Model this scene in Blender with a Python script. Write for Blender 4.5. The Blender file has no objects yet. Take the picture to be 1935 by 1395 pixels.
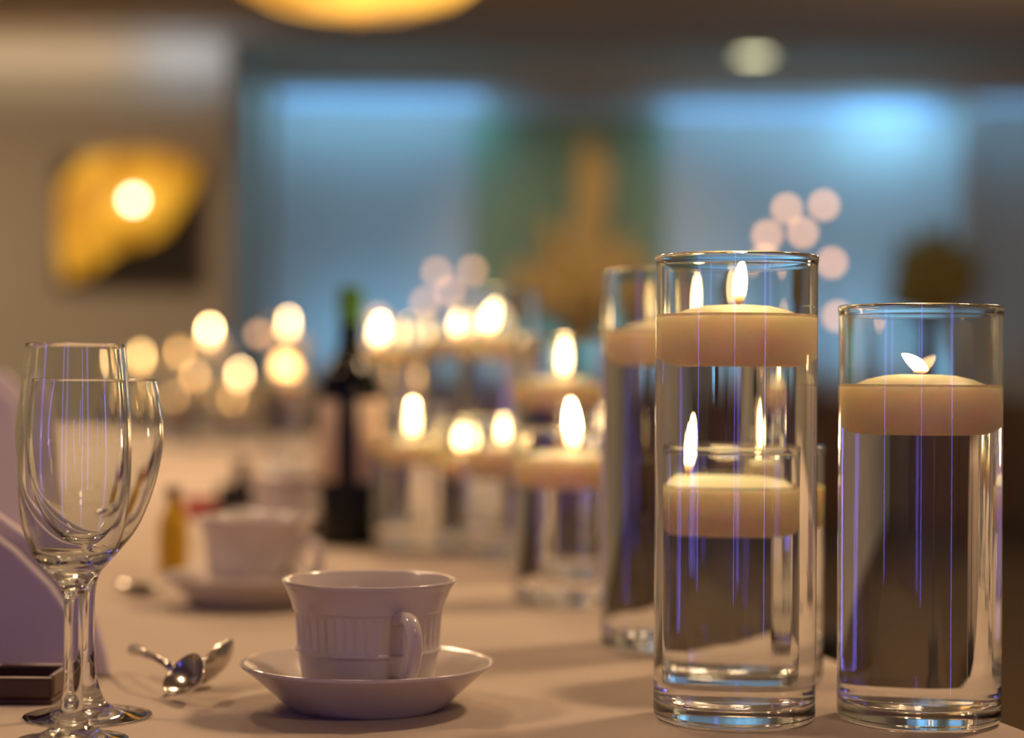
import bpy, math, random
from mathutils import Vector, Matrix
random.seed(7)
C = bpy.context.scene.collection
S = bpy.context.scene
PI = math.pi

# ------------------------------------------------------------------ camera
F = 3600.0                      # focal length in pixels of the 1935x1395 frame
CAMZ, TZ = 0.95, 0.75           # camera height, table height
cam_d = bpy.data.cameras.new('camera'); cam = bpy.data.objects.new('camera', cam_d); C.objects.link(cam)
cam_d.sensor_width = 36.0; cam_d.lens = F / 1935 * 36.0
cam_d.clip_start = 0.05; cam_d.clip_end = 60
ROT = Matrix.Rotation(PI/2 + 22.5/F, 4, 'X') @ Matrix.Rotation(math.radians(0.4), 4, 'Z')
cam.matrix_world = Matrix.Translation((0, 0, CAMZ)) @ ROT
cam_d.dof.use_dof = True; cam_d.dof.focus_distance = 1.09; cam_d.dof.aperture_fstop = 2.7
S.camera = cam
S.view_settings.view_transform = 'Standard'; S.view_settings.look = 'None'
S.view_settings.gamma = 1; S.view_settings.use_curve_mapping = False
S.view_settings.exposure = 0.38
cy = S.cycles
cy.max_bounces = 24; cy.transmission_bounces = 24; cy.glossy_bounces = 8; cy.diffuse_bounces = 3
cy.transparent_max_bounces = 16
cy.sample_clamp_indirect = 8.0; cy.sample_clamp_direct = 0
cy.caustics_refractive = True; cy.caustics_reflective = True; cy.blur_glossy = 0.5
cy.use_denoising = True

W = bpy.data.worlds.new('world'); S.world = W; W.use_nodes = True
W.node_tree.nodes['Background'].inputs[0].default_value = (0.9, 0.75, 0.6, 1)
W.node_tree.nodes['Background'].inputs[1].default_value = 0.05

def area(name, loc, rot, sx, sy, col, e, spread=PI):
    l = bpy.data.lights.new(name, 'AREA'); l.shape = 'ELLIPSE' if sx == sy else 'RECTANGLE'; l.size = sx; l.size_y = sy
    l.color = col; l.energy = e; l.spread = spread
    o = bpy.data.objects.new(name, l); o.location = loc; o.rotation_euler = rot; C.objects.link(o)
    return o
WARM = (1.0, 0.67, 0.38)
CEIL = 3.0
# warm fill lights added below the ceiling, without fittings
for i, (x, y, e) in enumerate([(-1.9, 1.4, 22), (1.3, 2.2, 38), (-1.0, 3.6, 24), (1.2, -1.2, 16),
                               (-1.5, 6.0, 28), (2.2, 6.0, 20), (-3.8, 9.3, 42), (2.0, 9.3, 10)]):
    area('ceiling_fill', (x, y, CEIL-0.03), (0, 0, 0), 0.35, 0.35, WARM, e)
def spot(name, loc, target, col, e, ang, blend=0.8, size=0.05):
    l = bpy.data.lights.new(name, 'SPOT'); l.color = col; l.energy = e; l.spot_size = ang; l.spot_blend = blend; l.shadow_soft_size = size
    o = bpy.data.objects.new(name, l); o.location = loc; C.objects.link(o)
    o.rotation_euler = (Vector(target)-Vector(loc)).to_track_quat('-Z', 'Y').to_euler()
# fill spots added on both plants; light from the open bowl of the chandelier
spot('plant_fill_spot', (0.2, 8.6, 2.9), (0.45, 12.6, 1.7), (1.0, 0.72, 0.42), 170, math.radians(34))
spot('plant_fill_spot', (2.6, 8.8, 2.9), (2.7, 12.3, 1.5), (1.0, 0.75, 0.4), 30, math.radians(14))
pl = bpy.data.lights.new('chandelier_and_fill_glow', 'POINT'); pl.color = (1.0, 0.72, 0.45); pl.energy = 50; pl.shadow_soft_size = 0.1
po = bpy.data.objects.new('chandelier_and_fill_glow', pl); po.location = (-0.74, 9.0, 2.86); C.objects.link(po)
po2 = po.copy(); po2.data = pl.copy(); po2.data.energy = 45; po2.location = (-0.6, 4.6, 2.5); C.objects.link(po2)  # warm fill added overhead, no second chandelier hangs here
po3 = po.copy(); po3.data = pl.copy(); po3.data.energy = 25; po3.location = (2.6, 8.6, 2.6); C.objects.link(po3)  # another added warm fill, lifts the ceiling on the right
# cove light along the crown moulding on the left, warm then cool white by the corner
area('crown_wash', (-3.6, 11.2, 2.72), (math.radians(142), 0, 0), 2.6, 0.05, (1.0, 0.78, 0.52), 2.2)
area('crown_wash', (-1.95, 11.2, 2.72), (math.radians(142), 0, 0), 0.55, 0.05, (0.6, 0.78, 1.0), 0.7)
# blue wash from the LED coves in front of the wall bays and beside them
BL = (0.25, 0.62, 0.9)
YB = 13.0
area('cove_wash', (-1.0, YB-0.36, 2.86), (math.radians(34), 0, 0), 1.7, 0.2, BL, 5.2)
area('cove_wash', (1.6, YB-0.34, 2.82), (math.radians(34), 0, 0), 1.2, 0.2, BL, 2.8)
area('cove_wash', (2.55, YB-0.34, 2.80), (math.radians(34), 0, 0), 0.6, 0.2, BL, 4.8)
area('cove_wash', (3.4, YB-0.40, 2.86), (math.radians(18), 0, 0), 0.6, 0.08, BL, 1.4)
area('blue_wall_fill', (0.8, YB-0.42, 0.90), (math.radians(150), 0, 0), 4.6, 0.10, (0.2, 0.6, 0.95), 13, math.radians(110))  # unseen blue fill added to brighten the middle of the wall

# ------------------------------------------------------------------ projection helpers
def ray(px, py):
    return (ROT.to_3x3() @ Vector(((px-967.5)/F, (697.5-py)/F, -1.0)))
def at(px, py, d):
    r = ray(px, py); return Vector((0, 0, CAMZ)) + r * (d / r.y)
def on_table(px, py):
    r = ray(px, py); return Vector((0, 0, CAMZ)) + r * ((TZ-CAMZ) / r.z)

# ------------------------------------------------------------------ materials
def mat(name, col=(0.8, 0.8, 0.8), rough=0.5, metal=0.0, emit=None, estr=0, sss=0, spec=0.5, trans=0, ior=1.45, noise=None, bump=0, bscale=20, coat=0):
    m = bpy.data.materials.new(name); m.use_nodes = True
    nt = m.node_tree; b = nt.nodes['Principled BSDF']
    b.inputs['Base Color'].default_value = (*col, 1)
    b.inputs['Roughness'].default_value = rough; b.inputs['Metallic'].default_value = metal
    b.inputs['Specular IOR Level'].default_value = spec; b.inputs['IOR'].default_value = ior
    b.inputs['Transmission Weight'].default_value = trans
    b.inputs['Coat Weight'].default_value = coat
    if sss:
        b.inputs['Subsurface Weight'].default_value = sss
        b.inputs['Subsurface Radius'].default_value = (1.0, 0.62, 0.38)
        b.inputs['Subsurface Scale'].default_value = 0.04
    if emit:
        b.inputs['Emission Color'].default_value = (*emit, 1); b.inputs['Emission Strength'].default_value = estr
    if noise:
        tc = nt.nodes.new('ShaderNodeTexCoord'); n = nt.nodes.new('ShaderNodeTexNoise')
        n.inputs['Scale'].default_value = noise[0]; nt.links.new(tc.outputs['Object'], n.inputs['Vector'])
        mx = nt.nodes.new('ShaderNodeMix'); mx.data_type = 'RGBA'
        mx.inputs[6].default_value = (*col, 1); mx.inputs[7].default_value = (*noise[1], 1)
        nt.links.new(n.outputs['Fac'], mx.inputs[0]); nt.links.new(mx.outputs[2], b.inputs['Base Color'])
    if bump:
        tc = nt.nodes.new('ShaderNodeTexCoord'); n = nt.nodes.new('ShaderNodeTexNoise')
        n.inputs['Scale'].default_value = bscale; n.inputs['Detail'].default_value = 4
        nt.links.new(tc.outputs['Object'], n.inputs['Vector'])
        bp = nt.nodes.new('ShaderNodeBump'); bp.inputs['Strength'].default_value = 1; bp.inputs['Distance'].default_value = bump
        nt.links.new(n.outputs['Fac'], bp.inputs['Height']); nt.links.new(bp.outputs[0], b.inputs['Normal'])
    return m

def glass(name, ior, col=(1, 1, 1), streak=0.0, rough=0.0):
    m = bpy.data.materials.new(name); m.use_nodes = True; nt = m.node_tree
    nt.nodes.remove(nt.nodes['Principled BSDF'])
    g = nt.nodes.new('ShaderNodeBsdfGlass'); g.inputs['Color'].default_value = (*col, 1)
    g.inputs['Roughness'].default_value = rough; g.inputs['IOR'].default_value = ior
    nt.links.new(g.outputs[0], nt.nodes['Material Output'].inputs[0])
    if streak:      # faint drawn-glass waviness, running up the cylinder
        tc = nt.nodes.new('ShaderNodeTexCoord'); mp = nt.nodes.new('ShaderNodeMapping')
        mp.inputs['Scale'].default_value = (260, 260, 6)
        n = nt.nodes.new('ShaderNodeTexNoise'); n.inputs['Scale'].default_value = 1; n.inputs['Detail'].default_value = 2
        bp = nt.nodes.new('ShaderNodeBump'); bp.inputs['Distance'].default_value = streak
        nt.links.new(tc.outputs['Object'], mp.inputs[0]); nt.links.new(mp.outputs[0], n.inputs['Vector'])
        nt.links.new(n.outputs['Fac'], bp.inputs['Height']); nt.links.new(bp.outputs[0], g.inputs['Normal'])
    return m

def flame_mat(name, lo, hi, s, k=0.4):
    # a candle flame: dim amber round the wick, white-yellow above
    m = bpy.data.materials.new(name); m.use_nodes = True; nt = m.node_tree
    nt.nodes.remove(nt.nodes['Principled BSDF'])
    tc = nt.nodes.new('ShaderNodeTexCoord'); sp = nt.nodes.new('ShaderNodeSeparateXYZ')
    nt.links.new(tc.outputs['Generated'], sp.inputs[0])
    r = nt.nodes.new('ShaderNodeValToRGB')
    r.color_ramp.elements[0].position = 0.05; r.color_ramp.elements[0].color = (*[c*0.06*k for c in lo], 1)
    r.color_ramp.elements[1].position = 0.3; r.color_ramp.elements[1].color = (*hi, 1)
    e = r.color_ramp.elements.new(0.17); e.color = (*[c*0.35*k for c in lo], 1)
    e = r.color_ramp.elements.new(1.0); e.color = (*[c*0.75 for c in hi], 1)
    em = nt.nodes.new('ShaderNodeEmission'); em.inputs['Strength'].default_value = s
    nt.links.new(sp.outputs['Z'], r.inputs[0]); nt.links.new(r.outputs[0], em.inputs['Color'])
    nt.links.new(em.outputs[0], nt.nodes['Material Output'].inputs[0])
    return m

M = dict(
    glass=glass('clear_glass', 1.5, (0.985, 0.995, 0.988)),
    water_top=glass('water_surface', 1.333),
    water_side=glass('water_against_glass', 1.333/1.5, (1, 1, 1), 0.0001),
    wax=mat('candle_wax', (1.0, 0.76, 0.52), 0.45, sss=1.0),
    wick=mat('burnt_wick', (0.02, 0.015, 0.01), 0.9),
    flame=flame_mat('flame', (1.0, 0.42, 0.12), (1.0, 0.60, 0.25), 400, 0.02),
    flame_mid=flame_mat('flame_mid', (1.0, 0.42, 0.12), (1.0, 0.64, 0.28), 80),
    flame_far=flame_mat('flame_far', (1.0, 0.5, 0.18), (1.0, 0.58, 0.20), 30),
    flame_dim=flame_mat('flame_small', (1.0, 0.5, 0.16), (1.0, 0.50, 0.15), 11),
    china=mat('white_china', (0.62, 0.55, 0.52), 0.18, coat=0.3),
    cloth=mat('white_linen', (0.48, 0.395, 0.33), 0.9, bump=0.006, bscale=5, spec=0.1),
    napkin=mat('napkin_linen', (0.66, 0.58, 0.62), 0.9, bump=0.0008, bscale=60, spec=0.1),
    steel=mat('polished_steel', (0.55, 0.52, 0.48), 0.16, 1.0),
    bottle=mat('dark_bottle_glass', (0.004, 0.005, 0.003), 0.08, spec=0.3),
    foil=mat('green_foil', (0.10, 0.28, 0.02), 0.35, 0.3),
    label=mat('cream_label_paper', (0.55, 0.42, 0.33), 0.8),
    brown=mat('dark_wood', (0.13, 0.065, 0.035), 0.35, noise=(8, (0.07, 0.035, 0.018))),
    amber=mat('amber_bottle', (0.55, 0.32, 0.01), 0.25, spec=0.4),
    red=mat('red_packet', (0.45, 0.03, 0.02), 0.5),
    black=mat('matt_black', (0.015, 0.012, 0.01), 0.6),
    wall=mat('warm_wall_paint', (0.47, 0.45, 0.39), 0.9, noise=(0.6, (0.43, 0.41, 0.36))),
    bay=mat('pale_wall_paint', (0.46, 0.47, 0.48), 0.9, noise=(0.5, (0.40, 0.42, 0.44))),
    dado=mat('brown_panel', (0.20, 0.15, 0.11), 0.6),
    ceil=mat('ceiling_paint', (0.55, 0.46, 0.36), 0.95),
    carpet=mat('dark_carpet', (0.05, 0.035, 0.025), 1.0, noise=(3, (0.09, 0.06, 0.035)), spec=0.05),
    crown=mat('crown_moulding_paint', (0.7, 0.64, 0.55), 0.7),
    drape=mat('green_drape_cloth', (0.26, 0.36, 0.26), 0.95),
    plume=mat('dried_grass', (0.62, 0.44, 0.20), 1.0, noise=(5, (0.40, 0.30, 0.13))),
    olive=mat('olive_leaves', (0.20, 0.15, 0.04), 1.0),
    twig=mat('brown_twig', (0.06, 0.04, 0.03), 0.9),
    gold=mat('amber_glow_lit', (0.7, 0.4, 0.05), 0.4, emit=(1.0, 0.48, 0.03), estr=0.42),
    goldtop=mat('amber_bowl_lit', (0.7, 0.4, 0.05), 0.4, emit=(1.0, 0.47, 0.05), estr=1.3),
    glint=mat('glint_lit', (1, 1, 1), 0.4, emit=(1.0, 0.86, 0.55), estr=14),
    down=mat('diffuser_lit', (0.8, 0.8, 0.7), 0.4, emit=(0.86, 0.80, 0.46), estr=2.8),
    fairy=mat('globe_bulb_lit', (1, 1, 1), 0.4, emit=(1.0, 0.47, 0.22), estr=4.6),
    fairydim=mat('globe_bulb_faint', (1, 1, 1), 0.4, emit=(1.0, 0.47, 0.23), estr=2.6),
    violet=mat('violet_tube_lit', (0.2, 0.2, 0.8), 0.4, emit=(0.20, 0.18, 1.0), estr=6.8),
    led=mat('blue_led_lit', (0.2, 0.4, 0.8), 0.4, emit=(0.3, 0.62, 0.95), estr=0.4),
)

for k, sc in (('gold', 5.0), ('goldtop', 2.5)):     # marbled bowl glass, and mottled glow painted into the wall reflection
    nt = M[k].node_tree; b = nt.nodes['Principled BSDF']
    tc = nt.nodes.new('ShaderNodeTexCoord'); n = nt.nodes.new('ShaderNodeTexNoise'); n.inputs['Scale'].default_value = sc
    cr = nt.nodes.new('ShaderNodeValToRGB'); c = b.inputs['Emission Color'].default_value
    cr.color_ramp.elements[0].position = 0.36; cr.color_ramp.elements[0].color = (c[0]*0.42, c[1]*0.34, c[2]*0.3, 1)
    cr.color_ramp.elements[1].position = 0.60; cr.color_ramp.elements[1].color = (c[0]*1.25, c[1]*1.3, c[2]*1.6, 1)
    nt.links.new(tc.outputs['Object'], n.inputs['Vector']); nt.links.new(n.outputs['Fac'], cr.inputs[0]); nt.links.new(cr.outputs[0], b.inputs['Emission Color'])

# ------------------------------------------------------------------ mesh helpers
def link(name, verts, faces, m, parent=None, loc=(0, 0, 0), smooth=True, fm=None):
    me = bpy.data.meshes.new(name); me.from_pydata([tuple(v) for v in verts], [], faces)
    for x in (m if isinstance(m, (list, tuple)) else [m]): me.materials.append(x)
    if fm: me.polygons.foreach_set('material_index', fm)
    if smooth: me.polygons.foreach_set('use_smooth', [True]*len(faces))
    me.update()
    o = bpy.data.objects.new(name, me); C.objects.link(o); o.location = loc
    if parent: o.parent = parent
    return o

class MB:
    def __init__(s): s.v, s.f, s.m = [], [], []
    def add(s, v, f, m=0):
        k = len(s.v); s.v += list(v); s.f += [tuple(i+k for i in q) for q in f]; s.m += [m]*len(f)
    def box(s, a, b, m=0):
        (x0, y0, z0), (x1, y1, z1) = a, b
        v = [Vector((x, y, z)) for z in (z0, z1) for y in (y0, y1) for x in (x0, x1)]
        s.add(v, [(0, 2, 3, 1), (4, 5, 7, 6), (0, 1, 5, 4), (2, 6, 7, 3), (0, 4, 6, 2), (1, 3, 7, 5)], m)
    def lathe(s, prof, n=64, c=(0, 0, 0), mats=None, rib=None):
        v, f, k = [], [], len(s.v); c = Vector(c); ring = []
        for i, (r, z) in enumerate(prof):
            if r < 1e-7: ring.append([len(v)]); v.append(c+Vector((0, 0, z)))
            else:
                ring.append(list(range(len(v), len(v)+n)))
                for j in range(n):
                    a = 2*PI*j/n; rr = r + (rib(i, a) if rib else 0)
                    v.append(c+Vector((rr*math.cos(a), rr*math.sin(a), z)))
        ms = []
        for i in range(len(prof)-1):
            A, B = ring[i], ring[i+1]
            for j in range(n):
                j2 = (j+1) % n
                if len(A) == 1 and len(B) == 1: continue
                if len(A) == 1: f.append((A[0], B[j2], B[j]))
                elif len(B) == 1: f.append((A[j], A[j2], B[0]))
                else: f.append((A[j], A[j2], B[j2], B[j]))
                ms.append(mats[i] if mats else 0)
        s.v += v; s.f += [tuple(q+k for q in t) for t in f]; s.m += ms
    def tube(s, pts, rad, n=12, m=0, flat=1.0, up=Vector((0, 0, 1))):
        pts = [Vector(p) for p in pts]; rad = rad if isinstance(rad, (list, tuple)) else [rad]*len(pts)
        v, f = [], []
        for i, p in enumerate(pts):
            t = (pts[min(i+1, len(pts)-1)]-pts[max(i-1, 0)]).normalized()
            a = t.cross(up);
            if a.length < 1e-3: a = t.cross(Vector((0, 1, 0)))
            a.normalize(); b = a.cross(t).normalized()
            for j in range(n):
                q = 2*PI*j/n; v.append(p + a*math.cos(q)*rad[i] + b*math.sin(q)*rad[i]*flat)
        for i in range(len(pts)-1):
            for j in range(n):
                j2 = (j+1) % n; f.append((i*n+j, i*n+j2, (i+1)*n+j2, (i+1)*n+j))
        f.append(tuple(range(n-1, -1, -1))); f.append(tuple((len(pts)-1)*n+j for j in range(n)))
        s.add(v, f, m)
    def ball(s, c, r, n=12, m=0):
        s.lathe([(max(0, r*math.sin(PI*i/n)) if 0 < i < n else 0, -r*math.cos(PI*i/n)) for i in range(n+1)], n+4, c)
    def build(s, name, m, parent=None, loc=(0, 0, 0), smooth=True):
        return link(name, s.v, s.f, m, parent, loc, smooth, s.m if isinstance(m, (list, tuple)) else None)

def empty(name, loc, rz=0):
    o = bpy.data.objects.new(name, None); C.objects.link(o); o.location = loc; o.rotation_euler = (0, 0, rz)
    o.empty_display_size = 0.05; return o
def tag(o, label, cat, group=None):
    o['label'] = label; o['category'] = cat
    if group: o['group'] = group
    return o
def struct(o): o['kind'] = 'structure'; return o
def hold(pr, g=0.0008, lim=0.004):
    # extra rings beside long straight runs, so smooth shading does not bend them
    out = [(*pr[0], 0)]
    for i in range(1, len(pr)):
        (a, b), (c, d) = pr[i-1], pr[i]; L = math.hypot(c-a, d-b)
        if L > lim:
            for t in (g/L, 2*g/L, 0.5, 1-2*g/L, 1-g/L): out.append((a+(c-a)*t, b+(d-b)*t, i-1))
        out.append((c, d, i-1))
    return [(x, y) for x, y, _ in out], [k for _, _, k in out[1:]]
def smooth_prof(pts, k=6):
    # Catmull-Rom through profile points
    out = []
    P = [pts[0]]+list(pts)+[pts[-1]]
    for i in range(1, len(P)-2):
        p0, p1, p2, p3 = P[i-1], P[i], P[i+1], P[i+2]
        for q in range(k):
            t = q/k
            out.append(tuple(0.5*((2*p1[a])+(-p0[a]+p2[a])*t+(2*p0[a]-5*p1[a]+4*p2[a]-p3[a])*t*t+(-p0[a]+3*p1[a]-3*p2[a]+p3[a])*t**3) for a in (0, 1)))
    out.append(tuple(pts[-1])); return [(max(0, r), z) for r, z in out]

# ------------------------------------------------------------------ room
def room():
    XL, XR, YF = -5.0, 5.0, -4.0
    b = MB(); b.box((XL, YF, -0.1), (XR, YB+0.4, 0)); struct(b.build('floor', M['carpet'], smooth=False))
    b = MB(); b.box((XL, YF, CEIL), (XR, YB+0.4, CEIL+0.1)); struct(b.build('ceiling', M['ceil'], smooth=False))
    b = MB(); b.box((XL-0.1, YF, 0), (XL, YB+0.4, CEIL)); struct(b.build('wall_left', M['wall'], smooth=False))
    b = MB(); b.box((XR, YF, 0), (XR+0.1, YB+0.4, CEIL)); struct(b.build('wall_right', M['wall'], smooth=False))
    b = MB(); b.box((XL, YF-0.1, 0), (XR, YF, CEIL)); struct(b.build('wall_front', M['wall'], smooth=False))
    b = MB(); b.box((-1.65, YB, 0), (XR, YB+0.1, CEIL)); struct(b.build('wall_back', M['bay'], smooth=False))
    # nearer wall section on the left with crown moulding
    b = MB(); b.box((XL, 11.5, 0), (-1.72, YB+0.1, CEIL)); struct(b.build('wall_alcove', M['wall'], smooth=False))
    b = MB()
    for z0, z1, o in ((2.80, 2.86, 0.04), (2.86, 2.93, 0.08), (2.93, 2.985, 0.12)): b.box((XL, 11.5-o, z0), (-1.72, 11.52, z1))
    struct(b.build('trim_1', M['crown'], smooth=False))
    # soffit lip that hides the blue coves
    b = MB(); b.box((-1.65, YB-0.42, 2.90), (XR, YB-0.34, CEIL)); struct(b.build('trim_2', M['ceil'], smooth=False))
    b = MB(); b.box((-1.72, YB-0.03, 0.80), (XR, YB, 0.86)); struct(b.build('trim_3', M['dado'], smooth=False))
    b = MB(); b.box((-1.72, YB-0.02, 0.0), (XR, YB, 0.80)); struct(b.build('trim_4', M['dado'], smooth=False))
    b = MB(); b.box((2.98, YB-0.28, 0), (3.12, YB, CEIL)); struct(b.build('trim_5', M['bay'], smooth=False))
room()
for x0, x1, z in ((-1.6, -0.2, 2.86), (1.0, 2.9, 2.80), (3.2, 3.9, 2.86)):
    b = MB(); b.box((x0, YB-0.05, z-0.02), (x1, YB-0.005, z+0.02))
    o = b.build('led_strip', M['led'], smooth=False)
    nm = {-1.6: 'blue light strip high on the wall left of the green drape', 1.0: 'long blue light strip high on the wall above the olive plant', 3.2: 'short blue light strip at the far right end of the wall'}[x0]
    tag(o, nm, 'light strip', 'blue light strips')

# drape behind the dried arrangement
def drape():
    x0, x1 = -0.28, 1.02; n = 120; v, f = [], []
    for i in range(n+1):
        x = x0+(x1-x0)*i/n; y = YB-0.12-0.04*math.sin(i/n*2*PI*11)
        for z in (0.02, 2.74): v.append((x, y, z))
        for z in (0.02, 2.74): v.append((x, y+0.02, z))
    for i in range(n):
        a, c = 4*i, 4*i+4
        f += [(a, c, c+1, a+1), (a+2, a+3, c+3, c+2), (a+1, c+1, c+3, a+3), (a, a+2, c+2, c)]
    tag(link('drape', v, f, M['drape']), 'dark green drape on the back wall behind the tan dried arrangement', 'drape')
drape()

# bowl chandelier
def chandelier():
    p = at(672, 22, 9.0); x, z0 = p.x, p.z
    e = empty('bowl_chandelier', (x, 9.0, z0)); tag(e, 'glowing amber bowl chandelier cut off by the top of the picture', 'chandelier')
    pr = [(0, 0)]+[(0.64*math.sin(a), 0.64*0.42*(1-math.cos(a))) for a in [PI/2*i/14 for i in range(1, 15)]]
    pr += [(0.62, pr[-1][1])]+[(r*0.96, z+0.015) for r, z in reversed(pr[1:-1])]+[(0, 0.015)]
    b = MB(); b.lathe(pr, 64, rib=lambda i, a: 0.012*math.cos(12*a) if 3 < i < 27 else 0); b.build('glass_bowl', M['goldtop'], e)
    top = CEIL-z0
    b = MB(); b.tube([(0, 0, 0.02), (0, 0, top-0.03)], 0.012); b.lathe([(0, top-0.03), (0.08, top-0.03), (0.08, top-0.002), (0, top-0.002)], 32)
    b.build('rod', M['brown'], e)
    b = MB(); b.lathe([(0, -0.045), (0.012, -0.04), (0.03, -0.01), (0.02, 0.0), (0, 0.0)], 24); b.build('finial', M['gold'], e)
chandelier()

def downlight(x, y, lab, m='down'):
    e = empty('downlight', (x, y, CEIL)); tag(e, lab, 'ceiling light', 'recessed ceiling lights')
    b = MB(); b.lathe([(0.105, -0.001), (0.13, -0.001), (0.13, -0.008), (0.12, -0.014), (0.105, -0.012), (0.105, -0.001)], 40); b.build('trim_ring', M['crown'], e)
    b = MB(); b.lathe([(0, -0.012), (0.10, -0.012), (0.105, -0.002), (0, -0.002)], 40); b.build('diffuser', M[m], e)
p = at(1425, 98, 11.9); downlight(p.x, p.y, 'round pale recessed ceiling light above the two front candle vases')

# framed mirror panel, reflection put in as the amber sconce on the left wall
def mirror_glow():
    Y = 11.5
    a = at(115, 540, Y); c = at(382, 300, Y)
    e = empty('wall_mirror', ((a.x+c.x)/2, Y, a.z)); w = (c.x-a.x)/2; h = c.z-a.z
    tag(e, 'dark framed mirror panel on the left wall behind the added amber glow', 'picture')  # a mirror, not a picture
    b = MB(); b.box((-w, -0.02, 0), (w, -0.002, h*0.96)); b.build('mirror_face', M['black'], e, smooth=False)
    b = MB()
    for q in (((-w-0.02, -0.035, -0.02), (w+0.02, -0.001, 0.01)), ((-w-0.02, -0.035, h*0.96-0.01), (w+0.02, -0.001, h*0.96+0.02)),
              ((-w-0.02, -0.035, 0.01), (-w+0.01, -0.001, h*0.96-0.01)), ((w-0.01, -0.035, 0.01), (w+0.02, -0.001, h*0.96-0.01))): b.box(*q)
    b.build('frame', M['brown'], e, smooth=False)
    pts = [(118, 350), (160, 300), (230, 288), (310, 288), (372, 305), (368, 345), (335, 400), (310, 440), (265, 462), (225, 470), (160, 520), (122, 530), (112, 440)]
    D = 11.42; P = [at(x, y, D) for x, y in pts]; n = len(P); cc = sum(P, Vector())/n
    e2 = empty('reflection_glow', (cc.x, D, cc.z)); tag(e2, 'amber glow shape imitating a mirror reflection of the chandelier, with one bright round glint', 'painted reflection')
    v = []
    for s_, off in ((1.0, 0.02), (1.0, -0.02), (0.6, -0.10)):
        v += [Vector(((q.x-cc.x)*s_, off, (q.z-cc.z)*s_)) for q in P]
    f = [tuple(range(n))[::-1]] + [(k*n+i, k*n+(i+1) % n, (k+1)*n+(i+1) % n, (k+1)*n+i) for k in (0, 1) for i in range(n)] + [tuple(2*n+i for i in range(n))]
    link('glow_shape', v, f, M['gold'], e2)
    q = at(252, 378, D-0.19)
    b = MB(); b.ball(q-Vector((cc.x, D, cc.z)), 0.03, 16); b.build('glint', M['glint'], e2)
    b = MB(); b.tube([q-Vector((cc.x, D, cc.z))+Vector((0, 0.05, 0)), (q.x-cc.x, -0.06, q.z-cc.z)], 0.02); b.build('glint_holder', M['brown'], e2)
mirror_glow()

# dried arrangement and olive plant by the back wall
def sideboard(x0, lab):
    w = 1.60; e = empty('sideboard', (x0+w/2, YB-0.5, 0)); tag(e, lab, 'sideboard', 'dark sideboards along the back wall')
    b = MB(); b.box((-w/2, -0.22, 0.06), (w/2, 0.22, 0.84)); b.box((-w/2, -0.24, 0.84), (w/2, 0.22, 0.87)); b.box((-w/2+0.04, -0.19, 0), (w/2-0.04, 0.19, 0.06))
    b.build('body', M['brown'], e, smooth=False)
    for sx in (-1, 1):
        b = MB(); b.box((min(0.01*sx, sx*(w/2-0.02)), -0.238, 0.09), (max(0.01*sx, sx*(w/2-0.02)), -0.221, 0.82)); dd = b.build('door', M['brown'], e, smooth=False)
        b = MB(); b.tube([(sx*0.06, -0.26, 0.48), (sx*0.06, -0.26, 0.60)], 0.006); b.tube([(sx*0.06, -0.262, 0.49), (sx*0.06, -0.238, 0.49)], 0.004); b.tube([(sx*0.06, -0.262, 0.59), (sx*0.06, -0.238, 0.59)], 0.004)
        b.build('handle', M['steel'], dd)
sideboard(-1.60, 'dark wooden sideboard below the blue wall left of the green drape')
sideboard(0.02, 'dark wooden sideboard holding the tan dried arrangement')
sideboard(1.64, 'dark wooden sideboard holding the olive plant')
def plumes(name, label, cat, cx, y, ztop, zc, w, hgt, m, n, stand_h, peak):
    e = empty(name, (cx, y, 0)); tag(e, label, cat)
    b = MB(); b.lathe(smooth_prof([(0, stand_h), (0.08, stand_h), (0.14, stand_h+0.12), (0.09, stand_h+0.26), (0.12, stand_h+0.30), (0.10, stand_h+0.30), (0.07, stand_h+0.26), (0, stand_h+0.2)]), 32)
    b.build('urn', M['brown'], e)
    b = MB(); base = Vector((0, 0, stand_h+0.24))
    for i in range(n):
        a = random.uniform(0, 2*PI); r = w*math.sqrt(random.random())
        tz = zc + hgt*math.sqrt(max(0.02, 1-(r/w)**2.5))*random.uniform(0.0, 1.0)
        if i < n*0.09: r *= 0.22; tz = ztop*random.uniform(0.84, 1)
        tip = Vector((r*math.cos(a)+(peak if i < n*0.09 else 0), 0.6*r*math.sin(a), tz))
        mid = (base+tip)/2+Vector((0, 0, 0.1))
        b.tube([base, mid], 0.004, 5)
        L = tip-mid
        b.tube([mid, mid+L*0.25, mid+L*0.6, tip], [0.01, 0.05, 0.06, 0.004], 7)
    b.build('dried_plumes' if 'dried' in name else 'foliage', m, e)
p = at(1100, 560, 12.5)
plumes('dried_arrangement', 'large tan dried plume arrangement in front of the green drape', 'dried flowers', p.x, 12.5, at(1110, 235, 12.5).z, 1.42, 0.56, 0.72, M['plume'], 190, 0.885, 0.08)
p = at(1762, 540, 12.5)
plumes('olive_plant', 'dark olive leafy plant against the blue wall at the right', 'plant', p.x, 12.5, at(1762, 440, 12.5).z, 1.5, 0.33, 0.55, M['olive'], 150, 0.885, 0)

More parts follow.
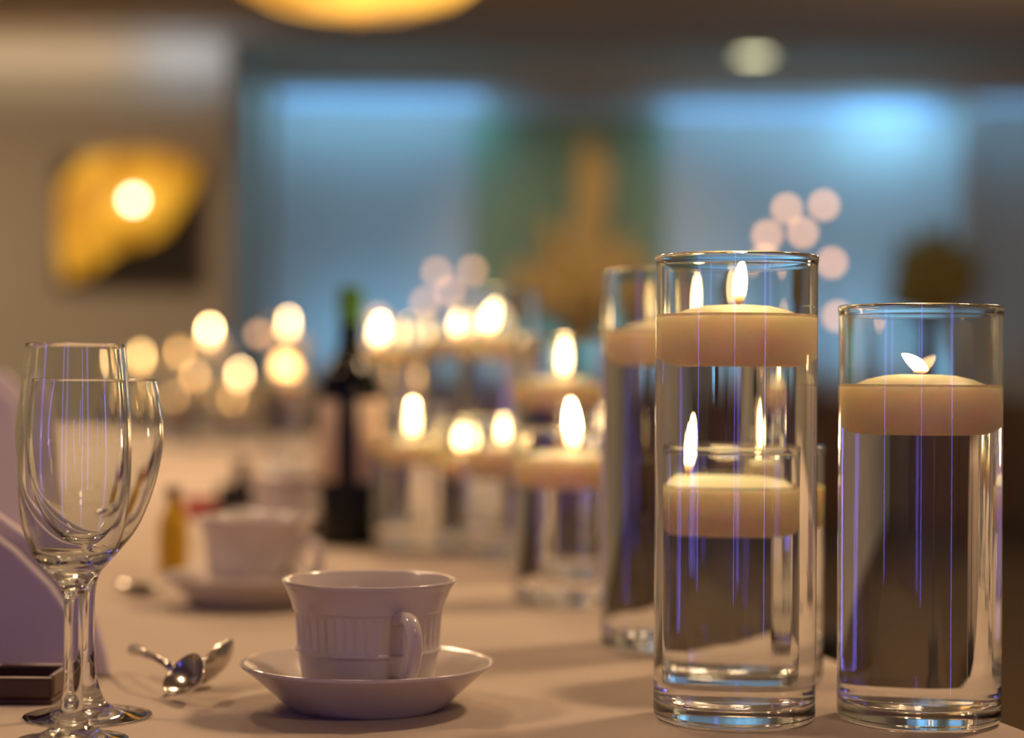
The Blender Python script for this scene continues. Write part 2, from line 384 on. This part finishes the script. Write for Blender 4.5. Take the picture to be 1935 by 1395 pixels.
# branch lights: floor-standing twigs hung with globe bulbs
def lit_twigs(label, d, base_px, discs, m, dim=()):
    bx = at(base_px, 720, d).x
    e = empty('lit_twig_tree', (bx, d, 0)); tag(e, label, 'lit branches', 'twig trees with globe bulbs')
    b = MB(); b.lathe(smooth_prof([(0, 0), (0.11, 0), (0.14, 0.16), (0.08, 0.34), (0.10, 0.40), (0.085, 0.40), (0.06, 0.34), (0, 0.3)]), 32); b.build('floor_vase', M['black'], e)
    b = MB(); root = Vector((0, 0, 0.32)); fork = Vector((0, 0, 0.85))
    b.tube([root, fork], [0.008, 0.006], 6)
    ends = [at(x, y, d)-Vector((bx, d, 0)) for x, y in discs]
    for q in ends:
        mid = (fork+q)/2+Vector((0.02, 0, -0.04)); b.tube([fork, mid, q], [0.004, 0.003, 0.002], 6)
    b.build('branches', M['twig'], e)
    for i, q in enumerate(ends):
        b = MB(); b.ball(q, 0.0105, 12); b.build('globe_bulb', M['fairydim'] if i in dim else m, e)
lit_twigs('twig tree with round pink-white bulbs above the tallest front vase', 4.2, 1530, [(1487, 395), (1557, 388), (1450, 445), (1517, 440), (1445, 492), (1572, 497), (1583, 598)], M['fairy'])
lit_twigs('twig tree with faint pinkish bulbs, one standing in for a flame reflection, above the bottle and middle candles', 4.2, 850, [(825, 515), (893, 512), (803, 572), (850, 550), (715, 600), (489, 632)], M['fairydim'])  # last disc is a flame reflection put in as a globe light

# ------------------------------------------------------------------ tables
def edge_x(d, off=0.0):   # right edge of the long table
    return 0.297-(d-1.10)*0.234-off
def long_cloth():
    nu, nv = 40, 90; D0, D1, WD = 0.45, 4.6, 0.95; v, f = [], []
    cols = [('drop', -k) for k in range(6, 0, -1)]
    def pt(u, w_, depth):   # u along width from right edge, depth along table
        return Vector((edge_x(depth)-u*WD, depth, TZ))
    rows = []
    for j in range(nv+1):
        d = D0+(D1-D0)*j/nv; row = []
        for k in (6, 5, 4, 3, 2, 1):     # right-hand drop
            q = k/6; fold = 0.018*math.sin(d*38)*q
            row.append(Vector((edge_x(d)+0.012+0.02*q+fold, d, TZ-0.012-0.70*q)))
        row.append(Vector((edge_x(d)+0.008, d, TZ-0.004)))
        for i in range(nu+1):
            u = i/nu; row.append(Vector((edge_x(d)-u*WD, d, TZ)))
        row.append(Vector((edge_x(d)-WD-0.008, d, TZ-0.004)))
        for k in range(1, 7):
            q = k/6; row.append(Vector((edge_x(d)-WD-0.012-0.02*q-0.018*math.sin(d*38)*q, d, TZ-0.012-0.70*q)))
        rows.append(row)
    n = len(rows[0])
    far = [Vector((p_.x, p_.y+0.015+0.02*(k/6), min(p_.z, TZ-0.012-0.70*k/6))) for k in range(1, 7) for p_ in rows[-1]]
    v = [q for r in rows for q in r]+far
    R = nv+1+6
    for j in range(R-1):
        for i in range(n-1): f.append((j*n+i, (j+1)*n+i, (j+1)*n+i+1, j*n+i+1))
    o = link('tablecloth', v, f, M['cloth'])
    tag(o, 'white linen cloth on the long table under the candles and cups', 'tablecloth')
long_cloth()

def guest_table(px, d, R, lab):
    x = at(px, 720, d).x
    b = MB(); b.lathe([(0, 0), (R*0.9, 0), (R*0.98, 0.0), (R, -0.006), (R+0.01, -0.02), (R+0.02, -0.4), (R+0.03, -0.73)], 96,
                      rib=lambda i, a: 0.03*math.sin(a*18) if i >= 5 else 0)
    b.f = [q[::-1] for q in b.f]
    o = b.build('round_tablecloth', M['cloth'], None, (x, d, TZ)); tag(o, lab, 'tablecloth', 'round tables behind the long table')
guest_table(300, 5.9, 0.85, 'pale cloth of the round table at the left behind the bottle')

# ------------------------------------------------------------------ vases and candles
def vase(d, px, R, H, w, label, group=None, thick=0.0028, n=96, x=None):
    if x is None: x = at(px, 720, d).x
    e = empty('cylinder_vase', (x, d, TZ)); tag(e, label, 'vase', group)
    Ri = R-thick; t = thick/2; bz = 0.011
    pr = [(0, 0.0015), (R*0.5, 0.0015), (R-0.008, 0.0005), (R-0.004, 0.0), (R-0.0012, 0.0012), (R, 0.0045), (R, 0.02), (R, H*0.5), (R, H-0.006)]
    pr += [(R+0.0006, H-0.003)]
    for k in range(0, 9):
        a = PI*k/8; pr.append((R-t+(t+0.0006)*math.cos(a), H-0.0016+(t)*math.sin(a)))
    pr += [(Ri, H-0.005), (Ri, w+0.0016)]
    pr, _ = hold(pr); b = MB(); b.lathe(pr, n); b.build('glass', M['glass'], e)
    pw = [(0, bz), (Ri-0.008, bz), (Ri-0.003, bz+0.0015), (Ri-0.0006, bz+0.005), (Ri, bz+0.012), (Ri, w*0.5), (Ri, w+0.0016), (Ri-0.001, w+0.0006), (Ri-0.003, w), (0, w)]
    pw, ix = hold(pw); b = MB(); b.lathe(pw, n, mats=[1 if k < 6 else 0 for k in ix]); b.build('water', [M['water_top'], M['water_side']], e)
    return e
def candle(vx, d, w, label, fl=(0, 0.004, 0.028, 0.0056), r=0.0375, group=None, m='flame', h=0.026, off=(0, 0), n=64):
    # fl = (offset x of wick, lean of the tip, height, radius)
    e = empty('floating_candle', (vx+off[0], d+off[1], TZ+w)); tag(e, label, 'candle', group)
    pr = [(0, -h), (r*0.66, -h), (r*0.78, -h+0.0018), (r*0.89, -h+0.0055), (r*0.96, -h+0.0105), (r*0.99, -h*0.5), (r, -0.003), (r*0.99, -0.0005),
          (r*0.93, 0.0012), (r*0.75, 0.0045), (r*0.5, 0.0068), (r*0.3, 0.0074), (r*0.2, 0.0066), (0, 0.0062)]
    b = MB(); b.lathe(pr, n); b.build('wax', M['wax'], e)
    wx, lean, fh, fr = fl
    b = MB(); b.tube([(wx, 0, 0.005), (wx, 0, 0.009), (wx+0.0008*(1 if lean >= 0 else -1), 0, 0.0125)], [0.0011, 0.001, 0.0007], 8); b.build('wick', M['wick'], e)
    b = MB(); pts, rad = [], []; N = 18
    for i in range(N+1):
        t = i/N; s = 1.0*((t+0.035)**0.55)*max(0, 1-t)**0.75
        pts.append((wx+lean*t**1.4, 0, 0.0082+fh*t)); rad.append(max(0.00015, fr*s*1.65))
    b.tube(pts, rad, 20); b.build('flame', M[m], e)
    return e

R0 = 0.048
HT, HM, HS = 0.2756, 0.2465, 0.158
def pair(d, px, H, w, vl, cl, fl, m='flame', n=96, R=R0, off=(0, 0), cr=0.0375, ch=0.026, vg=None, cg=None):
    e = vase(d, px, R, H, w, vl, vg, n=n)
    candle(e.location.x, d, w, cl, fl, cr, cg, m, h=ch, off=off, n=min(n, 64))
    return e

# front group
pair(1.134, 1391, HT, 0.2385, 'tallest clear glass cylinder vase in front, full of water', 'lit cream floating candle at the top of the tallest front vase', (0.0012, 0.0022, 0.027, 0.0062), cr=0.0405, ch=0.029)
pair(1.134, 1739, HM, 0.198, 'clear glass cylinder vase at the far right, slightly shorter than its neighbour', 'lit floating candle with bent low flame in the far right vase', (0.0025, -0.0135, 0.0115, 0.0055), cr=0.0415, ch=0.028)
pair(1.287, 1423, 0.158, 0.1306, 'short glass vase standing right behind the tallest front vase', 'lower lit floating candle seen through the tallest front vase', (0.0092, -0.004, 0.040, 0.0060), cr=0.042, ch=0.031)
# second group
VG, CG = 'candle vases farther along the long table', 'floating candles farther along the long table'
pair(1.44, 1258, 0.284, 0.238, 'tall blurred vase behind left of the tallest front vase', 'blurred candle in the tall vase left of the tallest front vase', (0.0135, 0.0015, 0.036, 0.0062), 'flame_mid', vg=VG, cg=CG)
pair(1.72, 1072, HS, 0.130, 'short blurred vase left of the tall blurred vase, candle low in it', 'low blurred candle with a large leaning white flame left of the tall vase', (0.006, -0.003, 0.045, 0.0075), 'flame_mid', cr=0.042, vg=VG, cg=CG)
pair(1.96, 1060, HM, 0.197, 'medium blurred vase behind the low large-flamed candle', 'blurred candle whose tall upright flame stands above the low leaning flame', (0.003, 0.001, 0.042, 0.0075), 'flame_mid', vg=VG, cg=CG)
pair(2.35, 942, 0.312, 0.252, 'tall blurred vase with blue-tinted rim left of the middle of the picture', 'candle with flame slanting right in the tall vase near the middle', (-0.015, 0.012, 0.037, 0.0105), 'flame_mid', n=64, vg=VG, cg=CG)
pair(2.22, 908, 0.155, 0.112, 'short blurred vase under the slanting flame', 'low blurred candle with a round white flame under the slanting flame', (-0.020, 0.0, 0.028, 0.0115), 'flame_mid', n=64, vg=VG, cg=CG)
pair(2.12, 960, 0.160, 0.124, 'short blurred vase beside the low round-flamed one', 'low blurred candle with an oval flame right of the low round flame', (-0.005, 0, 0.028, 0.0065), 'flame_mid', n=64, vg=VG, cg=CG)
pair(2.66, 862, 0.30, 0.258, 'tall blurred vase partly behind the slanting flame', 'candle with round flame just left of the slanting flame', (0.0, 0.006, 0.028, 0.009), 'flame_mid', n=64, vg=VG, cg=CG)
pair(2.28, 782, 0.17, 0.125, 'short blurred vase just right of the dark bottle', 'low blurred candle with tall oval flame right of the dark bottle', (-0.001, 0, 0.042, 0.0075), 'flame_mid', n=64, vg=VG, cg=CG)
pair(2.74, 714, 0.285, 0.245, 'tall blurred vase right behind the bottle neck', 'candle with large bright flame right of the bottle neck', (0.0, 0.004, 0.036, 0.013), 'flame_mid', n=64, vg=VG, cg=CG)
pair(2.95, 772, 0.29, 0.250, 'tall far vase between the bottle and the round flame', 'candle with narrow oval flame between the bottle neck and the middle flames', (0, 0, 0.036, 0.008), 'flame_far', n=64, vg=VG, cg=CG)
pair(3.35, 728, 0.24, 0.185, 'medium far vase beside the bottle shoulder', 'candle with small amber flame beside the bottle shoulder', (0, 0, 0.026, 0.007), 'flame_dim', n=48, vg=VG, cg=CG)
# candles on the round table and the end of the long table: (px, flame y, d, material, flame h, r)
far = [(543, 617, 4.3, 'flame_mid', 0.045, 0.010, 'bright far candle standing alone left of the bottle'),
       (544, 695, 4.42, 'flame_dim', 0.05, 0.009, 'dim far candle directly under the bright one left of the bottle'),
       (452, 712, 5.55, 'flame_mid', 0.045, 0.012, 'bright lower far candle of the left cluster'),
       (395, 632, 5.6, 'flame_mid', 0.055, 0.013, 'brightest far candle, topmost of the left cluster'),
       (466, 756, 5.75, 'flame_dim', 0.035, 0.010, 'amber far candle just under the bright lower one'),
       (412, 655, 5.85, 'flame_dim', 0.035, 0.010, 'amber far candle half hidden by the topmost flame'),
       (338, 668, 5.7, 'flame_dim', 0.04, 0.010, 'amber far candle put in for a flame reflection left of the topmost flame'),  # a reflected flame, added here as a candle of its own
       (368, 712, 5.45, 'flame_dim', 0.04, 0.009, 'amber far candle in the middle of the left cluster'),
       (348, 752, 5.9, 'flame_dim', 0.03, 0.008, 'lowest amber far candle of the left cluster'),
       (265, 678, 5.6, 'flame_far', 0.05, 0.010, 'yellow far candle beside the flute rim'),
       (402, 748, 6.1, 'flame_dim', 0.03, 0.006, 'faint far candle low between the cluster flames')]
for px, fy, d, m, fh, fr, lab in far:
    zc = at(px, fy, d).z-TZ; w = zc-fh*0.5-0.006
    pair(d, px, w+0.045, w, 'vase holding the ' + lab, lab, (0, 0.002, fh, fr), m, n=40, vg='vases on the far tables', cg='candles on the far tables')

# ------------------------------------------------------------------ champagne flute and wine glass
def stemware(name, label, px, d, outer, inner, s, ybase):
    # outer / inner: (radius px, image y) pairs converted with s metres per px
    x = at(px, 720, d).x
    e = empty(name, (x, d, TZ)); tag(e, label, 'glass')
    po = [(r*s, max(0, (ybase-y)*s)) for r, y in outer]; pi_ = [(r*s, (ybase-y)*s) for r, y in inner]
    zt = po[-1][1]; rt = po[-1][0]; th = rt-pi_[0][0]
    pr = [(0, 0.0012), (po[0][0]*0.8, 0.0006)]+[(po[0][0], 0.0004), (po[0][0]+0.0006, 0.0012)]
    pr += smooth_prof(po[1:], 6)
    for k in range(1, 6):
        a = PI*k/6; pr.append((rt-th/2+th/2*math.cos(a), zt+th/2*math.sin(a)))
    pr += smooth_prof(pi_, 6)
    b = MB(); b.lathe(pr, 96); b.build('glass_body', M['glass'], e)
    return e
stemware('champagne_flute', 'slim champagne flute nearest the camera at the left', 142, 1.05,
   [(103, 1405), (102, 1401), (60, 1391), (32, 1368), (22, 1340), (18, 1290), (17, 1220), (17.5, 1160), (20, 1128), (32, 1104), (58, 1078), (80, 1046), (95, 1000), (103, 940), (106, 870), (104, 800), (99, 730), (92, 657)],
   [(88.5, 657), (95.5, 730), (100.5, 800), (102, 870), (98.5, 940), (88, 1000), (70, 1042), (50, 1058), (25, 1066), (0, 1068)], 1.05/3600, 1405.7)
stemware('wine_glass', 'round wine glass standing just behind the champagne flute', 171, 1.125,
   [(118, 1362), (117, 1359), (70, 1352), (36, 1335), (20, 1300), (13, 1250), (11.5, 1180), (13, 1120), (24, 1085), (55, 1050), (92, 1000), (120, 930), (135, 860), (137, 810), (131, 760), (123, 723)],
   [(119.5, 723), (127.5, 760), (133.5, 810), (131, 860), (115, 930), (86, 997), (48, 1040), (20, 1052), (0, 1054)], 1.121/3600, 1362)

# ------------------------------------------------------------------ cups, saucers
def saucer(px, d, label, x=None):
    x = at(px, 720, d).x
    pr = smooth_prof([(0.030, 0.0015), (0.043, 0.0), (0.0475, 0.001), (0.056, 0.0085), (0.066, 0.0175), (0.0735, 0.0235), (0.0768, 0.0262)], 5)
    pr = [(0, 0.003), (0.028, 0.003)]+pr+[(0.0772, 0.0274), (0.0762, 0.0284)]
    pr += smooth_prof([(0.0745, 0.0272), (0.066, 0.0215), (0.055, 0.0125), (0.046, 0.0065), (0.036, 0.0052)], 5)+[(0, 0.0052)]
    b = MB(); b.lathe(pr, 96); o = b.build('saucer', M['china'], None, (x, d, TZ)); return tag(o, label, 'saucer', 'white china saucers')
def cup(px, d, label, ang=27):
    x = at(px, 720, d).x; z0 = 0.0054
    e = empty('teacup', (x, d, TZ+z0)); tag(e, label, 'cup', 'white china cups')
    s = d/3600; S1 = 1.167/3600
    o = [(36, 0), (40.0, 0.0), (40.6, 0.004), (39.6, 0.006), (40.6, 0.014), (42.0, 0.022), (43.0, 0.0285), (44.4, 0.0300), (44.4, 0.0315), (43.6, 0.0325), (44.2, 0.044), (45.2, 0.0535), (46.2, 0.0555), (47.6, 0.0605), (50.4, 0.0672), (52.6, 0.0705), (53.2, 0.0722)]
    out = [(r/1000, z) for r, z in o]
    fine = smooth_prof(out, 4)
    inn = smooth_prof([(0.0512, 0.0712), (0.0475, 0.065), (0.0442, 0.056), (0.0415, 0.035), (0.0385, 0.015), (0.033, 0.0075), (0.02, 0.0055)], 5)
    pr = [(0, 0.0015), (0.034, 0.0015)]+fine+[(0.0528, 0.0732), (0.052, 0.0728)]+inn+[(0, 0.005)]
    def rib(i, a):
        if i < 2 or i >= 2+len(fine): return 0
        z = pr[i][1]
        if 0.033 < z < 0.054:
            k = min(1, (z-0.033)/0.002, (0.054-z)/0.002)
            return -0.0009*k*(0.5+0.5*math.cos(a*44))
        return 0
    b = MB(); b.lathe(pr, 352, rib=rib); b.build('cup_body', M['china'], e)
    a = math.radians(-90+ang); dr = Vector((math.cos(a), math.sin(a), 0))
    path = [(0.042, 0.0525), (0.052, 0.0545), (0.063, 0.0535), (0.0685, 0.047), (0.069, 0.038), (0.066, 0.029), (0.059, 0.020), (0.050, 0.0145), (0.040, 0.0135)]
    path = smooth_prof(path, 5)
    b = MB(); b.tube([dr*r+Vector((0, 0, z)) for r, z in path], [0.0042]*len(path), 16, flat=1.1, up=Vector((-dr.y, dr.x, 0))); b.build('handle', M['china'], e)
    return e
saucer(698, 1.167, 'nearest white saucer under the ribbed cup')
cup(700, 1.167, 'ribbed white cup in focus on the nearest saucer')
saucer(475, 1.69, 'blurred white saucer behind, between the flute and the bottle')
cup(487, 1.69, 'blurred white cup behind, between the flute and the bottle', ang=60)
saucer(545, 2.45, 'far blurred saucer left of the bottle base')
cup(545, 2.45, 'far blurred cup left of the bottle base', ang=80)

# ------------------------------------------------------------------ bottle
def bottle():
    d = 2.3; x = at(661, 800, d).x
    e = empty('wine_bottle', (x, d, TZ)); tag(e, 'dark wine bottle with green foil top and cream label', 'bottle')
    pr = smooth_prof([(0.030, 0.0), (0.0355, 0.002), (0.0368, 0.008), (0.0368, 0.06), (0.0368, 0.16), (0.0365, 0.19), (0.032, 0.208), (0.021, 0.226), (0.0148, 0.242), (0.0138, 0.262), (0.0138, 0.284)], 5)
    b = MB(); b.lathe([(0, 0.012), (0.02, 0.006)]+pr+[(0, 0.284)], 64); b.build('bottle_body', M['bottle'], e)
    b = MB(); b.lathe(smooth_prof([(0.0142, 0.268), (0.0143, 0.285), (0.0152, 0.289), (0.0158, 0.294), (0.0156, 0.301), (0.0142, 0.307), (0.0138, 0.3115)], 4)+[(0, 0.3125)], 40); b.build('foil_capsule', M['foil'], e)
    n = 48; v, f = [], []; g = 0.32        # label wraps the body and leaves a gap facing the camera
    for i in range(n+1):
        a = -PI/2+g+(2*PI-2*g)*i/n
        for r in (0.0369, 0.0373):
            for z in (0.078, 0.176): v.append((r*math.cos(a), r*math.sin(a), z))
    for i in range(n):
        a, c = 4*i, 4*i+4; f += [(a+2, c+2, c+3, a+3), (a, a+1, c+1, c), (a+1, a+3, c+3, c+1), (a, c, c+2, a+2)]
    link('label_wrap', v, f, M['label'], e)
bottle()

# ------------------------------------------------------------------ spoons, napkins, tray, small things
def spoon(label, bowl_px, d, bowl_rot, tilt, group='teaspoons', lift=0.0, roll=0.0):
    # bowl is an open scoop 46 mm long; handle leaves along -x of the local frame
    p = at(bowl_px, 720, d)
    e = empty('teaspoon', (p.x, d, TZ+lift)); tag(e, label, 'spoon', group)
    e.matrix_world = Matrix.Translation((p.x, d, TZ+lift)) @ Matrix.Rotation(bowl_rot, 4, 'Z') @ Matrix.Rotation(tilt, 4, 'Y') @ Matrix.Rotation(roll, 4, 'X')
    nu, nv = 20, 24; L, Wd, dep = 0.023, 0.015, 0.0085; v, f = [], []
    for s in (0, 1):
        for i in range(nu+1):
            r = i/nu
            for j in range(nv):
                a = 2*PI*j/nv; q = r
                egg = 1-0.18*math.cos(a)
                z = dep*(r**2.2)+(0.0011 if s else 0)
                v.append((L*q*math.cos(a), Wd*q*egg*math.sin(a), z+0.0005))
    N = (nu+1)*nv
    for s in (0, 1):
        for i in range(nu):
            for j in range(nv):
                j2 = (j+1) % nv; q = (s*N+i*nv+j, s*N+i*nv+j2, s*N+(i+1)*nv+j2, s*N+(i+1)*nv+j)
                f.append(q if s == 0 else q[::-1])
    for j in range(nv):
        j2 = (j+1) % nv; f.append((nu*nv+j, nu*nv+j2, N+nu*nv+j2, N+nu*nv+j))
    link('bowl', v, f, M['steel'], e)
    b = MB(); pts = [(-0.022, 0, 0.0088), (-0.032, 0, 0.0125), (-0.05, 0, 0.013), (-0.08, 0, 0.009), (-0.105, 0, 0.0045), (-0.118, 0, 0.003)]
    b.tube(pts, [0.0028, 0.0021, 0.0022, 0.0032, 0.0048, 0.003], 12, flat=0.42); b.build('handle', M['steel'], e)
spoon('front teaspoon, dark underside of the bowl turned to the camera beside the near saucer', 374, 1.185, math.radians(-60), math.radians(3), lift=0.010, roll=math.radians(48))
spoon('rear teaspoon, bowl tipped up behind the front one beside the saucer', 428, 1.235, math.radians(62), math.radians(-22), lift=0.012, roll=math.radians(-55))
spoon('blurred teaspoon by the base of the second cup, behind the flute stem', 262, 1.75, math.radians(190), math.radians(-6), lift=0.001)

def napkin(label, pxs, d, thick=0.012, ang=0.0, z0=0.0):
    # folded standing napkin: three stacked sloping leaves with rounded fold
    P = [at(x, y, d) for x, y in pxs]; bx = sum(q.x for q in P)/len(P)
    e = empty('folded_napkin', (bx, d, TZ+z0)); tag(e, label, 'napkin', 'folded linen napkins')
    for k, (dx, dz) in enumerate(((0, 0), (0.008, 0.006))):
        y0 = k*thick*1.2; n = len(P)
        v = [Vector((q.x-bx+dx, y0+0.10*max(0, (q.z-TZ)), max(z0*0+0.0, q.z-TZ-z0+(dz if q.z-TZ > 0.02 else 0)))) for q in P]
        v += [q+Vector((0, thick, 0)) for q in v]
        f = [tuple(range(n)), tuple(range(2*n-1, n-1, -1))]+[(i, n+i, n+(i+1) % n, (i+1) % n) for i in range(n)]
        o = link('fold', v, f, M['napkin'], e, smooth=False)
        bv = o.modifiers.new('b', 'BEVEL'); bv.width = 0.003; bv.segments = 3; bv.limit_method = 'ANGLE'
napkin('large lavender-lit folded napkin at the left edge behind the flute', [(-230, 1292), (-150, 900), (-60, 985), (20, 1042), (90, 1110), (140, 1180), (166, 1240), (176, 1292)], 1.262)
napkin('second folded napkin farther back at the left edge of the picture', [(-120, 1092), (-110, 720), (-30, 712), (25, 760), (45, 900), (40, 1092)], 1.95)

def tray():
    d = 1.185; x = at(20, 720, d).x; e = empty('wooden_tray', (x, d, TZ)); tag(e, 'dark brown wooden tray end at the left edge under the napkin', 'tray')
    W2, D2 = 0.033, 0.022
    b = MB(); b.box((-0.12, -D2, 0.0), (W2, D2, 0.004)); o = b.build('base', M['brown'], e, smooth=False)
    b = MB()
    n = 10
    for k, (ox, oz) in enumerate(((0, 0.004),)):
        b.box((-0.12, -D2, 0.004), (W2, -D2+0.004, 0.017)); b.box((-0.12, D2-0.004, 0.004), (W2, D2, 0.019)); b.box((W2-0.004, -D2+0.004, 0.004), (W2, D2-0.004, 0.018))
    o = b.build('rim', M['brown'], e, smooth=False)
    for q in e.children:
        bv = q.modifiers.new('b', 'BEVEL'); bv.width = 0.0025; bv.segments = 3
    e2 = empty('butter_knife', (x-0.02, d-0.002, TZ+0.0195)); tag(e2, 'steel knife tip resting across the wooden tray at the left edge', 'knife')
    e2.rotation_euler = (0, 0.10, math.radians(200))
    b = MB(); b.tube([(-0.020, 0, 0), (-0.01, 0, 0), (0.02, 0, 0), (0.05, 0, 0)], [0.002, 0.006, 0.008, 0.006], 14, flat=0.15); b.build('blade', M['steel'], e2)
    b = MB(); b.tube([(0.05, 0, 0), (0.06, 0, 0), (0.13, 0, 0)], [0.003, 0.005, 0.006], 12, flat=0.5); b.build('handle', M['steel'], e2)
tray()

def small_bottle():
    d = 1.95; x = at(328, 900, d).x; e = empty('amber_bottle', (x, d, TZ)); tag(e, 'small amber yellow bottle left of the second cup', 'bottle')
    b = MB(); b.lathe(smooth_prof([(0.012, 0), (0.0145, 0.003), (0.0145, 0.05), (0.008, 0.066), (0.0065, 0.08)], 4)+[(0, 0.08)], 32); b.build('bottle_body', M['amber'], e)
    b = MB(); b.lathe([(0, 0.08), (0.0075, 0.08), (0.0075, 0.09), (0, 0.09)], 24); b.build('cap', M['brown'], e)
small_bottle()
def caddy():
    d = 2.75; x = at(452, 900, d).x; e = empty('condiment_caddy', (x, d, TZ)); tag(e, 'small dark caddy behind the second cup', 'caddy')
    b = MB(); b.box((-0.028, -0.02, 0), (0.035, 0.02, 0.05)); b.box((-0.006, -0.01, 0.05), (0.012, 0.01, 0.085)); b.build('box', M['black'], e, smooth=False)
    e2 = empty('red_packet', (x-0.055, d, TZ)); tag(e2, 'small red packet beside the dark caddy', 'packet')
    b = MB(); b.box((-0.024, -0.012, 0), (0.024, 0.012, 0.028)); b.build('packet', M['red'], e2, smooth=False)
caddy()

# violet LED light tubes behind the camera, whose glow colours the glass edges
for i, (x, y, h) in enumerate(((-2.6, -0.4, 2.3), (1.9, -1.5, 2.3), (-0.5, -3.0, 2.3))):
    e = empty('light_tube', (x, y, 0)); tag(e, ['violet light tube standing left of the camera', 'violet light tube standing right behind the camera', 'violet light tube standing straight behind the camera'][i], 'lamp', 'violet light tubes')
    b = MB(); b.tube([(0, 0, 0.05), (0, 0, h)], 0.038, 24); b.build('tube', M['violet'], e)
    b = MB(); b.lathe([(0, 0), (0.16, 0), (0.16, 0.02), (0.06, 0.05), (0, 0.05)], 32); b.build('foot', M['black'], e)
